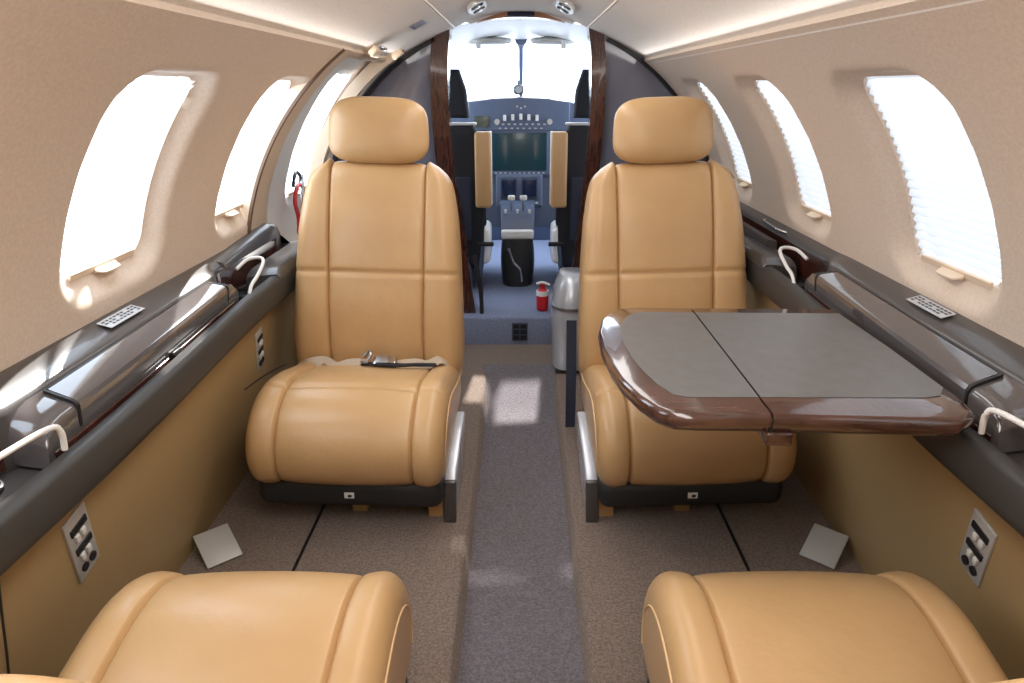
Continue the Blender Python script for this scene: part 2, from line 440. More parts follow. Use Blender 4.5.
# latch bracket at the top of the door
lt = empty('door_latch', (-.47,2.40,1.42)); tag(lt, 'silver latch bracket at the top of the entry door beside the ceiling', 'latch')
b_ = box('latch_body', (.0,.0,.0), (.035,.11,.02), 'cream', lt, .006, rot=E(0,-.8,0)); box('latch_bar', (.018,.03,.012), (.012,.10,.01), 'chrome', lt, .004, rot=E(0,-.8,0))
# red pull cord with fittings at the door
pc = empty('door_pull_cord', (-.83,2.62,.80)); tag(pc, 'red looped cord with grey fittings hanging on the entry door behind the left seat', 'cord')
tubo('red_cord', [(.0,.0,.17),(.0,-.05,.165),(.0,-.09,.12),(.01,-.10,.06),(.0,-.08,.0),(.0,-.03,-.03)], .008, 'red', pc)
tubo('grey_cord', [(.0,.02,.20),(.01,-.02,.15),(.01,-.04,.08),(.0,-.05,.0),(.01,-.0,-.06)], .007, 'steel', pc)
tubo('ring_handle', [(-.01,-.06,.17),(.0,-.07,.20),(.0,-.04,.22),(.0,.0,.20),(.0,.0,.17)], .007, 'ink', pc)

# hull outside the lining (keeps daylight out except at the windows)
def hull():
    vs, fs, V = [], [], {}
    ys = [-.74+i*.04 for i in range(97)]; NA = 120; r = .99
    for i, y in enumerate(ys):
        for j in range(NA): a = 2*PI*j/NA; V[i,j] = len(vs); vs.append((r*math.cos(a), y, CZ+r*math.sin(a)))
    for i in range(len(ys)-1):
        for j in range(NA):
            a = (2*PI*(j+.5)/NA); y = ys[i]+.02
            al, side = (a, 1) if a <= PI/2 or a > 1.5*PI else (PI-a, -1)
            if a > 1.5*PI: al = a-2*PI
            lst = WR if side == 1 else WL+[DY]
            if AW0-.20 < al < AW1+.20 and any(abs(y-w) < .31 for w in lst): continue
            fs.append((V[i,j],V[i,(j+1)%NA],V[i+1,(j+1)%NA],V[i+1,j]))
    o = mesh('wall_outer', vs, fs, 'white'); o['kind'] = 'structure'
hull()

# ceiling: side panels, rails, centre channel
def ceil_strip(name, s, pts, y0, y1, m, th=.012):
    rings = []
    for y in (y0, y1):
        rings.append([(s*p[0], y, p[1]) for p in pts] + [(s*p[0], y, p[1]+th) for p in pts[::-1]])
    o = lofto(name, rings, m, angle=50); o['kind'] = 'structure'; return o
side = [(.512,1.418),(.46,1.445),(.40,1.475),(.33,1.508),(.268,1.532)]
cp_ = catmull([(x, z, 0) for x, z in side], 4)
side = [(p.x, p.y) for p in cp_]
ceil_strip('ceiling', -1, side, -.7, 2.99, 'headliner'); ceil_strip('ceiling', 1, side, -.7, 2.99, 'headliner')
chan = [(x*.262/8, 1.592-.055*abs(x/8)**2.2) for x in range(-8, 9)]
ceil_strip('ceiling', 1, chan, -.7, 2.99, 'headliner')
for s in (-1, 1):
    bm = bmesh.new(); bbox(bm, (s*.266,1.145,1.5385), (.010,3.69,.010), .002, rot=None); o = frombm('trim_3' if s < 0 else 'trim_4', bm, 'rail' if 0 else 'cream'); o['kind'] = 'structure'
# rails between wall and ceiling: heavy pale rail on the right, slim dark seam on the left
o = ceil_strip('trim_5', 1, [(.536,1.390),(.522,1.392),(.507,1.402),(.502,1.412),(.508,1.422)], -.7, 2.99, 'headliner', th=.004)
o = ceil_strip('trim_6', -1, [(.530,1.401),(.514,1.403),(.506,1.411),(.510,1.420)], -.7, 2.06, 'rail', th=.003)
o = ceil_strip('trim_7', -1, [(.530,1.398),(.512,1.402),(.502,1.412),(.508,1.424)], 2.075, 2.99, 'cream', th=.003)
# seam between wall lining and door surround
rings = []
for j in range(30):
    a = D(5)+(AR-D(5))*j/29; rings.append([arcpt(-1,2.060,a,.853), arcpt(-1,2.060,a,.845), arcpt(-1,2.075,a,.845), arcpt(-1,2.075,a,.853)])
o = lofto('trim_8', rings, 'seam'); o['kind'] = 'structure'

# ceiling vents / reading lights in the centre channel
for s, lb_ in ((-1, 'oval air vent on the left slope of the ceiling channel near the cockpit arch'), (1, 'oval air vent on the right slope of the ceiling channel near the cockpit arch')):
    t = empty('ceiling_vent', (s*.150, 2.60, 1.573)); t.rotation_euler = (0, s*D(27), 0); tag(t, lb_, 'vent', 'oval ceiling vents')
    bm = bmesh.new(); cyl(bm, (0,0,0), .06, .012, n=36)
    for v in bm.verts: v.co.y *= 2.2; v.co.x *= .6
    frombm('vent_bezel', bm, 'white', t)
    for yy in (-.06, .05):
        bm = bmesh.new(); cyl(bm, (0,yy,-.006), .022, .008, n=28); nz = frombm('nozzle', bm, 'ink', t)
        bm = bmesh.new(); cyl(bm, (0,yy,-.010), .009, .006, n=20); frombm('nozzle_centre', bm, 'steel', nz)
# small placard on the left ceiling panel
pl = box('ceiling_placard', (-.335, 2.45, 1.503), (.050,.10,.003), 'label_blue', None, .001, rot=E(0,-D(26),0)); tag(pl, 'small grey placard on the left ceiling panel ahead of the seat', 'placard')
for k_ in range(3):
    box('placard_line', (-.350+.014*k_, 2.45, 1.4945+.007*k_), (.004,.08,.001), 'ink', pl, 0, rot=E(0,-D(26),0))

# ------------------------------------------------------------------ floor and lower walls
def struct(o): o['kind'] = 'structure'; return o
ZA = .165
struct(lofto('floor', [[(-.16,y,z-.03),(-.16,y,z),(.16,y,z),(.16,y,z-.03)] for y, z in ((-.7,ZA),(2.30,ZA),(2.38,ZA+.004),(2.58,.219),(2.62,.2212),(2.66,.2212))], 'carpet_blue_lit', angle=30))
for s in (-1, 1):
    struct(prismo('floor', [(s*.148,.219),(s*.140,.212),(s*.126,ZA-.02),(s*.84,ZA-.02),(s*.84,.22),(s*.156,.22)], 'y', -.7, 2.62, 'carpet'))
struct(box('floor', (0,2.78,.1845), (1.7,.36,.07), 'carpet', None, .0))
# cockpit floor with a step
struct(box('floor', (0,3.75,.255), (1.7,1.70,.19), 'cockpit_floor', None, .012))
for s, lab in ((-1,0),(1,0)):
    struct(box('trim_9' if s < 0 else 'trim_10', (s*.548,1.45,.2215), (.007,1.9,.004), 'black', None, .001))
lowp = [(.728,.735),(.730,.72),(.742,.66),(.765,.52),(.785,.42),(.806,.31),(.826,.215),(.83,.19)]
lowc = catmull([(x, z, 0) for x, z in lowp], 4)
for s, nm, y1 in ((-1,'wall_lower_left',2.26),(1,'wall_lower_right',2.99)):
    rings = []
    for y in (-.7, y1): rings.append([(s*p.x,y,p.y) for p in lowc] + [(s*(p.x+.012),y,p.y) for p in lowc[::-1]])
    struct(lofto(nm, rings, 'panel_tan', angle=60))
    def lx(z):
        for a, b in zip(lowc, lowc[1:]):
            if b.y <= z <= a.y: return b.x+(a.x-b.x)*(z-b.y)/(a.y-b.y)
        return .75
    # stitched seam down the panel
    for ys_ in ((.79,) if s < 0 else ()):
        struct(tubo('trim_11', [(s*(lx(z)-.0005), ys_, z) for z in (.72,.6,.5,.4,.3,.23)], .0022, 'rail'))
    struct(tubo('trim_12' if s < 0 else 'trim_13', [(s*(lx(z_)-.0005), yy, z_) for yy, z_ in ((1.72,.53),(1.9,.50),(2.1,.45))], .002, 'rail'))
struct(box('wall_lower_left', (-.80,2.64,.47), (.05,.76,.52), 'cream', None, .01))
struct(box('wall_back', (0,-.72,.72), (1.8,.04,1.9), 'lining', None, .0))

# ------------------------------------------------------------------ side ledges
def ledge(s, dz, yend, lab):
    t = empty('side_ledge', (0,0,0)); tag(t, lab, 'ledge')
    def Y(pts, y):
        out = []
        for X, z in pts:
            f = max(0, min(1, (.80-X)/.11)); out.append((s*(X+.020*f), y, z+dz+f*(-.014+.030*sm((y-.9)/.9))))
        return out
    def Xi(y):       # inner edge of the outer lip
        a = sm((y-1.66)/.10); b = sm((.93-y)/.08)
        return .765 + .036*max(a, b)
    def section(y):
        xi = Xi(y)
        return Y([(.735,.725),(.676,.728),(.667,.736),(.664,.750),(.664,.792),(.669,.790),(.676,.792),(.688,.792),(.693,.788),(.696,.765),(xi,.765),(xi,.852),(xi+.004,.860),(xi+.010,.864),(.835,.884),(.862,.884),(.862,.80)], y)
    ys = [-.69,.4,.80] + [.84+.01*i for i in range(12)] + [1.2,1.5,1.64] + [1.65+.01*i for i in range(14)] + [1.9, yend-.03, yend]
    lofto('ledge_body', [section(y) for y in ys], 'ledge', t, angle=50)
    # charcoal padded rail facing the aisle
    rp = [(.732,.712),(.672,.716),(.662,.724),(.6585,.738),(.6585,.785),(.664,.794),(.674,.797),(.686,.796),(.6895,.788),(.688,.75)]
    lofto('armrest_rail', [Y(rp, y) for y in [-.69]+[.6+.1*i for i in range(15)]+[yend+.005]], 'rail', t, angle=50)
    # wood lining of the recesses
    for (a, b) in ((-.68,.90),(1.70,yend-.05)):
        rings = []
        n = 16
        for i in range(n+1):
            y = a+(b-a)*i/n; xi = Xi(y)-.0015
            rings.append(Y([(xi,.772),(xi,.853),(xi-.003,.853),(xi-.003,.772)], y))
        lofto('wood_liner', rings, 'wood', t)
    # table stowage module: wood base strip, housing and polished lid
    def hs(y, k):   # housing section, k in 0..1 shrinks the ends
        z = lambda v: .775+(v-.775)*k
        return Y([(.703,.772),(.7035,z(.797)),(.7025,z(.802)),(.700,z(.834)),(.706,z(.843)),(.755,z(.855)),(.775,z(.857)),(.778,.772)], y)
    lofto('stowage_housing', [hs(y, k_) for y, k_ in ((.915,.55),(.925,.80),(.945,.96),(.965,1),*[(1.0+.1*q,1) for q in range(6)],(1.62,1),(1.645,.96),(1.665,.75),(1.672,.5))], 'lid', t, angle=40)
    lofto('wood_strip', [Y([(.698,.755),(.7005,.794),(.706,.796),(.708,.755)], y) for y in [.93+.072*q for q in range(11)]], 'wood', t)
    lofto('lid_gap', [Y([(.7035,.797),(.7055,.8015),(.7095,.8015),(.7095,.797)], y) for y in [.972+.064*q for q in range(11)]], 'black', t)
    g_ = [(.7015,.8025),(.6975,.838),(.7015,.8455),(.710,.8495),(.754,.8605),(.757,.858),(.756,.850),(.71,.80)]
    lid = lofto('table_lid', [Y(g_, y) for y in [1.005,1.010]+[1.05+.05*i for i in range(11)]+[1.60,1.605]], 'lid', t, angle=20)
    sl = [(.7565,.8545),(.7565,.8600),(.7600,.8605),(.7610,.856)]
    lofto('lid_seam', [Y(sl, y) for y in [1.0+.0615*q for q in range(11)]], 'black', lid)
    for yy in (1.000, 1.6115):
        lofto('lid_seam', [Y([(.7012,.8035),(.6970,.839),(.701,.8465),(.710,.8505),(.757,.8612),(.757,.85),(.71,.80)], y) for y in (yy-.0025, yy+.0025)], 'black', lid)
    ft = box('lid_catch', (s*.716,1.32,.795+dz), (.012,.035,.012), 'black', t, .003, rot=E(0,s*.3,0))
    # forward armrest cap
    cap = [(.668,.735),(.660,.75),(.660,.808),(.669,.819),(.760,.822),(.770,.816),(.775,.76)]
    y0 = 1.885
    lofto('armrest_cap', [Y([(p[0], .735+(p[1]-.735)*k_) for p in cap], y) for y, k_ in ((y0-.015,.80),(y0,.95),(y0+.02,1),(yend-.02,1.0),(yend,.98))], 'ledge', t, angle=40)
    if s > 0: lofto('armrest_box', [Y([(.735,.80),(.737,.838),(.742,.842),(.772,.842),(.778,.80)], y) for y in (2.05,2.055,2.70,2.705)], 'ledge', t)
    # lip cap end
    if s < 0:
        lofto('lip_riser', [Y([(.800,.80),(.800,.860+h),(.806,.868+h),(.846,.880+h),(.85,.80)], y) for y, h in ((1.80,0),(1.95,.012),(2.10,.022),(2.20,.026),(2.235,.02),(2.25,.0))], 'ledge', t, angle=50)
        lofto('end_panel', [Y([(.662,.40),(.662,.815),(.84,.82),(.84,.40)], y) for y in (2.245,2.275)], 'rail', t)
    # cup holders with white retaining rails
    for (yc, near) in ((1.765, False), (.80, True), (.52, True)):
        if yc == .52: continue
        bm = bmesh.new(); rings = []
        for rad, z in ((.033,.792),(.036,.790),(.036,.784),(.031,.782),(.029,.774),(.0,.774)):
            rings.append([(s*.748+rad*math.cos(a*2*PI/28), yc+rad*math.sin(a*2*PI/28), z+dz+.004) for a in range(28)])
        loft(bm, rings, caps=False); bmesh.ops.remove_doubles(bm, verts=bm.verts, dist=1e-5)
        cp2 = frombm('cup_holder', bm, 'black', t)
        if near: pts = [(.700,.925,.79),(.697,.922,.822),(.701,.905,.836),(.712,.82,.838),(.722,.74,.836),(.727,.715,.82),(.728,.71,.79)]
        else:    pts = [(.770,1.80,.85),(.752,1.835,.868),(.722,1.845,.872),(.702,1.82,.866),(.700,1.76,.842),(.704,1.72,.825),(.703,1.685,.79)]
        tubo('retaining_rail', [(s*p[0], p[1], p[2]+dz) for p in pts], .0047, 'white', t, flat=1.0, n=8)
    # placard
    ya = 1.31 if s < 0 else 1.285
    pp = box('placard', (s*.806, ya, .8790+dz), (.030,.125,.0015), 'label', t, .0006, rot=E(0,-s*.28,0))
    for i in range(3):
        for j in range(9):
            if (i*5+j*3) % 7 == 0: continue
            box('placard_mark', (s*(.799+.007*i), ya-.052+.013*j, .8780+.0020*i+dz), (.004,.009,.0006), 'ink', pp, 0, rot=E(0,-s*.28,0))
    if s > 0:
        tubo('chrome_handle', [(s*.806,2.06,.870+dz),(s*.790,2.075,.874+dz),(s*.786,2.14,.876+dz),(s*.790,2.22,.876+dz),(s*.806,2.25,.874+dz)], .005, 'chrome', t)
    return t
ledge(-1, 0, 2.25, 'long graphite side ledge under the unshaded left windows with closed table lid')
ledge(1, .028, 2.98, 'long graphite side ledge under the pleated right windows beside the open table')

# ------------------------------------------------------------------ folding table
def table():
    t = empty('folding_table', (.45,1.2,.85)); tag(t, 'open folding table with grey leaves and glossy dark wood rim before the right seat', 'table')
    ztop = 0
    outer = [(.697,1.455),(.385,1.462),(.250,1.466),(.222,1.460),(.196,1.435),(.172,1.385),(.157,1.306),(.152,1.21),(.158,1.12),(.170,1.05),(.190,.985),(.212,.945),(.236,.925),(.27,.921),(.372,.921),(.60,.905),(.650,.902),(.690,.930),(.700,.985),(.700,1.2)]
    inner = [(.690,1.412),(.385,1.418),(.262,1.422),(.245,1.415),(.226,1.39),(.208,1.345),(.199,1.285),(.197,1.22),(.202,1.15),(.212,1.09),(.226,1.035),(.243,.995),(.262,.985),(.30,.984),(.372,.984),(.58,.982),(.640,.982),(.668,.99),(.690,1.02),(.694,1.2)]
    loc = t.location
    def L(p, z): return (p[0]-loc.x, p[1]-loc.y, z)
    # split both outlines at x=.378
    def half(o, left):
        out = []
        n = len(o)
        for i in range(n):
            a, b = o[i], o[(i+1)%n]; ina = (a[0] < .378) == left
            if ina: out.append(a)
            if (a[0] < .378) != (b[0] < .378):
                f = (.378-a[0])/(b[0]-a[0]); e = -.0018 if left else .0018
                out.append((.378+e, a[1]+(b[1]-a[1])*f))
        return out
    for left in (True, False):
        o = half(outer, left); i_ = half(inner, left)
        cx = sum(p[0] for p in o)/len(o); cy = sum(p[1] for p in o)/len(o)
        def sc(q, k): return [(cx+(p[0]-cx)*k, cy+(p[1]-cy)*k) for p in q]
        def insx(q, d):
            r = []
            for p in q:
                v = Vector((cx-p[0], cy-p[1])); v.normalize()
                if abs(p[0]-.378) < .01: v.x = 0
                r.append((p[0]+v.x*d, p[1]+v.y*d))
            return r
        rings = [[L(p,-.036) for p in insx(o,.030)],[L(p,-.034) for p in insx(o,.016)],[L(p,-.026) for p in insx(o,.004)],[L(p,-.016) for p in o],[L(p,-.008) for p in insx(o,.001)],[L(p,-.002) for p in insx(o,.006)],[L(p,0) for p in insx(o,.012)]]
        leaf = lofto('table_leaf', rings, 'table_wood', t, angle=35)
        tag(leaf, 'rounded inboard leaf' if left else 'outboard leaf next to the side ledge')
        bm = bmesh.new(); A = [bm.verts.new(L(p,-.004)) for p in i_]; B = [bm.verts.new(L(p,.0012)) for p in i_]
        bm.faces.new(B); bm.faces.new(A[::-1])
        for q in range(len(A)): bm.faces.new((A[q],A[(q+1)%len(A)],B[(q+1)%len(A)],B[q]))
        frombm('leather_inlay', bm, 'inlay', leaf)
    bm = bmesh.new(); bbox(bm, (.378-loc.x,1.192-loc.y,-.022), (.006,.54,.026), .001); frombm('hinge', bm, 'black', t)
    for yy in (.945,1.42): box('hinge_block', (.392-loc.x,yy-loc.y,-.040), (.040,.055,.022), 'table_wood', t, .004)
    box('support_arm', (.60-loc.x,1.2-loc.y,-.045), (.20,.06,.02), 'black', t, .004)
    return t
table()

# ------------------------------------------------------------------ small things on the lower walls and floor
def outlet(s, y0, y1, z0, z1, lab, tilt=.25):
    zc = (z0+z1)/2; yc = (y0+y1)/2
    sl = math.atan2(lx(z0)-lx(z1), z1-z0)
    t = empty('control_panel', (s*(lx(zc)-.002), yc, zc)); t.rotation_euler = (tilt, -s*sl, 0)
    tag(t, lab, 'control panel', 'silver control panels on the lower walls')
    w, h = (y1-y0), (z1-z0)
    box('face_plate', (0,0,0), (.006,w,h), 'plate', t, .0025)
    for k_, zz in enumerate((.30,-.02)):
        sw = box('switch_slot', (-s*.004,0,zz*h), (.004,w*.72,h*.10), 'black', t, .001)
        for yy in (-.2,.08): box('switch', (-s*.006,yy*w,zz*h-h*.11), (.006,w*.16,h*.10), 'white', sw, .001)
    for yy in (-.2,.18):
        bm = bmesh.new(); cyl(bm, (-s*.004,yy*w,-.33*h), .0085, .004, n=20, rot=E(0,PI/2,0)); frombm('jack', bm, 'black', t)
    return t
outlet(-1, .947,1.007,.507,.653, 'silver control panel on the tan wall above the bottom left seat cushion')
outlet(1, .905,.963,.535,.668, 'silver control panel on the tan wall above the bottom right seat cushion')
outlet(-1, 1.800,1.848,.545,.675, 'silver control panel on the tan wall beside the left seat behind the lap belt')
for s, lab in ((-1,'square metal plate on the carpet by the left wall behind the bottom left cushion'),(1,'square metal plate on the carpet by the right wall below the folding table')):
    p_ = box('floor_plate', (s*.752,1.412,.246), (.100,.085,.005), 'plate', None, .0015, rot=E(0,-s*.45,s*.85)); tag(p_, lab, 'plate', 'metal floor plates')

# dark hanging strap and rounded silver cabinet end beside the right seat
st = webbing('hanging_strap', [(.160,2.05,.62),(.161,2.03,.50),(.161,2.01,.40),(.161,2.0,.27)], .032, None, 'cloth_navy', th=.004, ups=[(0,1,0),(.3,1,0),(0,1,0)])
tag(st, 'dark navy cloth strap hanging beside the inboard edge of the right seat', 'strap')
t = empty('silver_cabinet', (.205,2.66,.22)); tag(t, 'rounded silver grey cabinet end between right seat and wood bulkhead', 'cabinet')
rings = []
for j in range(15):
    z = j/14; k_ = math.sqrt(max(0, 1-((z-.52)/.60)**2)) if z > .52 else 1-.10*(1-z/.52)
    rings.append([(.085*k_*math.copysign(abs(math.cos(a))**.7,math.cos(a)), .13*k_*math.copysign(abs(math.sin(a))**.7,math.sin(a)), .02+z*.38) for a in [2*PI*i/32 for i in range(32)]])
lofto('cabinet_body', rings, 'silver', t, angle=60)
rings = [[(r_[0]*1.03, r_[1]*1.03, z) for r_ in rings[7]] for z in (.275,.285)]
lofto('band', rings, 'steel', t); box('cabinet_foot', (0,0,.01), (.13,.2,.02), 'rail', t, .004)

# ------------------------------------------------------------------ bulkhead in front of the cockpit
def yl(z): return 3.0-.05*(z-1.0)
def bulk(s):
    inner = catmull([(x, z, 0) for x, z in [(.262,1.575),(.274,1.50),(.284,1.40),(.287,1.20),(.275,1.0),(.258,.80),(.232,.55),(.208,.35),(.203,.22)]], 5)
    if s < 0:
        for p in inner: p.x += .012*sm((p.y-.7)/.3)
    out = []
    for p in inner:
        f = (p.y-.22)/(1.575-.22); a = D(-35)+(D(73.5)-D(-35))*f; out.append((.862*math.cos(a), CZ+.862*math.sin(a)))
    rings = [[(s*p.x,yl(p.y),p.y),(s*q[0],yl(q[1]),q[1]),(s*q[0],yl(q[1])+.035,q[1]),(s*p.x,yl(p.y)+.035,p.y)] for p, q in zip(inner, out)]
    o = struct(lofto('wall_front_left' if s < 0 else 'wall_front_right', rings, 'partition', angle=30))
    post = [(s*(p.x-.002), p.y) for p in inner] + [(s*(p.x+(.068 if s < 0 else .056)), p.y) for p in inner[::-1]]
    w = prismo('wood_edge', post, 'y', 2.955, 3.05, 'wood', o, bev=.006)
    # dark outline where the bulkhead meets the lining
    rings = []
    for a in [D(0)+(D(66)-D(0))*i/30 for i in range(31)]:
        rings.append([(s*r*math.cos(a), y, CZ+r*math.sin(a)) for r, y in ((.852,2.955),(.838,2.955),(.838,3.01),(.852,3.01))])
    lofto('edge_seal', rings, 'black', o)
bulk(-1); bulk(1)
# small coat hook plate on the right bulkhead
hk = box('bulkhead_plate', (.36,2.994,.985), (.035,.008,.012), 'plate', None, .002); tag(hk, 'tiny pale latch plate on the right grey bulkhead', 'latch')
# arch over the cockpit opening with its recessed display
arc = [(x*.34/12, 1.612-.055*abs(x/12)**2) for x in range(-12, 13)]
lo = [(x*.205/12, 1.583-.030*abs(x/12)**2.2) for x in range(-12, 13)]
hd = struct(prismo('wall_front_header', [(-.30,1.62),(-.262,1.565),(-.205,1.553)] + [(p[0],p[1]-.004) for p in lo] + [(.205,1.553),(.262,1.565),(.30,1.62),(0,1.68)], 'y', 3.0, 3.03, 'white'))
lo2 = [(x*.175/12, 1.574-.022*abs(x/12)**2.2) for x in range(-12, 13)]
struct(prismo('trim_14', [(p[0],p[1]) for p in lo2] + [(p[0]*.98,p[1]+.030*(1-abs(p[0])/.18)+.001) for p in lo2[::-1]], 'y', 2.965, 3.0, 'brown_trim'))
ds = box('overhead_display', (0,2.958,1.581), (.105,.012,.020), 'screen_blue', None, .003); tag(ds, 'narrow dark display set in the tan arch above the cockpit opening', 'display')

# ------------------------------------------------------------------ cockpit
def cshell():
    """cockpit lining below the sill, the roof, and the glazed part between"""
    def rad(y): return .86 - .30*sm((y-3.05)/1.9)
    rings = []
    for i in range(12):
        y = 3.05+1.75*i/11; r = rad(y); a0 = [D(-50)+(D(14)-D(-50))*j/14 for j in range(15)]
        rings.append([(r*math.cos(a), y, CZ+.03+r*math.sin(a)) for a in a0])
    struct(lofto('wall_cockpit_right', rings, 'white', closed=False, angle=60))
    struct(lofto('wall_cockpit_left', [[(-p[0],p[1],p[2]) for p in r_] for r_ in rings], 'white', closed=False, angle=60))
    # roof
    rings = []
    for i in range(9):
        f = i/8; y = 3.03+.80*f
        rings.append([(x*.60/10*(1-.15*f), y, 1.572-.03*f-.16*abs(x/10)**2.2) for x in range(-10, 11)])
    struct(lofto('ceiling', rings, 'white', closed=False, angle=60))
    # windshield panes
    n = 5
    for s in (-1, 1):
        vs = [(s*.015,3.84,1.535),(s*.50,3.80,1.42),(s*.62,4.15,1.14),(s*.015,4.50,1.22)]
        w = mesh(f'window_{9 if s<0 else 10}', vs, [(0,1,2,3)], 'glass', smooth=False); struct(w)
        vs = [(s*.53,3.75,1.40),(s*.80,3.10,1.32),(s*.84,3.10,.98),(s*.66,4.05,1.0)]
        struct(mesh(f'window_{11 if s<0 else 12}', vs, [(0,1,2,3)], 'glass', smooth=False))
        struct(tubo('trim_15' if s < 0 else 'trim_16', [(s*.515,3.78,1.43),(s*.60,3.98,1.28),(s*.66,4.18,1.05)], .022, 'white'))
    struct(tubo('trim_17', [(0,3.80,1.545),(0,3.86,1.525),(0,4.15,1.39),(0,4.50,1.22)], .016, 'panel_blue', rs=[.034,.022,.013,.012,.012]))
    struct(prismo('wall_nose', [(-.66,4.2),(-.4,4.6),(.4,4.6),(.66,4.2),(.62,4.19),(.38,4.55),(-.38,4.55),(-.62,4.19)], 'z', .2, 1.16, 'panel_dark'))
cshell()
# sun visors and grips
for s, lab in ((-1,'grey sun visor folded up above the left pilot seat'),(1,'grey sun visor folded up above the right pilot seat')):
    t = empty('sun_visor', (s*.155,3.62,1.525)); tag(t, lab, 'visor', 'cockpit sun visors')
    superpillow('visor_blade', (0,0,0), .22, .10, .035, 'plate', t, e1=3, e2=2)
    box('visor_clip', (s*.05,-.03,-.02), (.025,.02,.035), 'white', t, .004)
# compass on the centre post
t = empty('standby_compass', (-.012,3.78,1.302)); tag(t, 'small dark compass hanging at the base of the windshield centre post', 'compass')
superpillow('compass_body', (0,0,0), .055, .05, .05, 'ink', t, e1=3, e2=2.5); box('compass_mount', (0,.03,.02), (.012,.04,.05), 'panel_blue', t, .003)
bm = bmesh.new(); cyl(bm, (0,-.026,0), .018, .006, n=20, rot=E(PI/2,0,0)); frombm('compass_face', bm, 'label', t)

# instrument panel
ip = empty('instrument_panel', (0,3.80,.70)); tag(ip, 'blue grey cockpit instrument panel with dark centre screen and rows of switches', 'instrument panel')
top = [(-.62,.40),(-.60,.44),(-.30,.53),(-.275,.548),(-.15,.560),(0,.566),(.15,.560),(.255,.548),(.28,.53),(.60,.44),(.62,.40),(.60,-.12),(-.60,-.12)]
prismo('panel_face', [(x, z) for x, z in top], 'y', 0, .10, 'panel_blue', ip, bev=.004)
gs = prismo('guidance_panel', [(-.272,.40),(-.274,.545),(-.14,.558),(0,.563),(.14,.558),(.256,.545),(.254,.40)], 'y', -.055, .02, 'panel_blue', ip, bev=.006)
box('radio_display', (-.205,-.058,.445), (.075,.006,.055), 'olive', gs, .002)
for i in range(5): box('switch', (-.085+.042*i,-.064,.470-.003*abs(i-2)), (.016,.018,.030), 'white', gs, .003)
for i in range(9): box('switch_button', (-.125+.031*i,-.058,.432), (.014,.006,.008), 'label', gs, .001)
for i in range(8): box('switch_button', (-.110+.031*i,-.058,.412), (.012,.006,.006), 'label', gs, .001)
for x in (-.125, .150):
    bm = bmesh.new(); cyl(bm, (x,-.062,.445), .014, .018, n=18, rot=E(PI/2,0,0)); frombm('rotary_knob', bm, 'plate', gs)
for i in range(3): box('annunciator', (-.02+.02*i,-.058,.520-.008*(i%2)), (.010,.006,.008), 'label', gs, .001)
mf = box('centre_display', (-.008,-.020,.290), (.345,.045,.245), 'panel_blue', ip, .008)
box('screen', (-.008,-.044,.292), (.290,.004,.195), 'screen', mf, .003)
for i in range(11): box('soft_key', (-.135+.0255*i,-.044,.182), (.012,.005,.006), 'label', mf, .001)
for s in (-1, 1):
    sd = box('pilot_display', (s*.40,-.015,.290), (.345,.035,.245), 'panel_dark', ip, .008); box('screen', (s*.40,-.034,.292), (.285,.004,.19), 'screen_blue', sd, .003)
kp = box('lower_console', (-.010,-.030,.090), (.250,.060,.175), 'panel_blue', ip, .010)
for x in (-.066, .046):
    d_ = box('small_display', (x,-.062,.105), (.090,.010,.115), 'panel_dark', kp, .004); box('screen', (x,-.068,.105), (.074,.003,.090), 'screen_blue', d_, .002)
for i in range(8): box('lower_key', (-.105+.027*i,-.062,.025), (.016,.008,.010), 'label', kp, .002)

# centre pedestal with throttles
pe = empty('centre_pedestal', (-.018,3.50,.35)); tag(pe, 'centre pedestal with white throttle quadrant and dark rounded base between pilot seats', 'pedestal')
lofto('quadrant', [[(x*k_,y,z) for x, y, z in ((-.085,-.02+dy,zz),(-.078,-.05+dy,zz),(.078,-.05+dy,zz),(.085,-.02+dy,zz),(.085,.16,zz),(-.085,.16,zz))] for zz, k_, dy in ((.235,.9,.0),(.25,1,-.012),(.30,1,0),(.36,1.02,.03),(.40,1.05,.08))], 'panel_blue', pe)
box('quadrant_rim', (0,-.050,.262), (.165,.03,.05), 'white', pe, .012)
box('quadrant_face', (0,-.008,.335), (.130,.012,.085), 'panel_dark', pe, .004, rot=E(-.5,0,0))
for x in (-.03, .03):
    lv = tubo('throttle_lever', [(x,.02,.36),(x,-.03,.41),(x,-.045,.44)], .006, 'steel', pe); box('lever_knob', (x,-.047,.445), (.036,.022,.024), 'white', lv, .006)
for x in (-.06, .0, .06): box('toggle', (x,-.035,.375), (.012,.012,.020), 'white', pe, .002)
rings = []
for j in range(9):
    z = j/8; rx = .078+.010*math.sin(z*PI); fy = .085+.02*(1-z)
    rings.append([(rx*math.copysign(abs(math.cos(a))**.75,math.cos(a)), -.0+fy*math.copysign(abs(math.sin(a))**.75,math.sin(a)), .0+z*.24) for a in [2*PI*i/28 for i in range(28)]])
lofto('pedestal_base', rings, 'skirt', pe, angle=60)
tubo('chrome_rod', [(-.045,-.098,.20),(-.02,-.105,.13),(.015,-.108,.09),(.022,-.110,.03)], .007, 'chrome', pe)  # bright streak down the base, drawn as a bent chrome rod

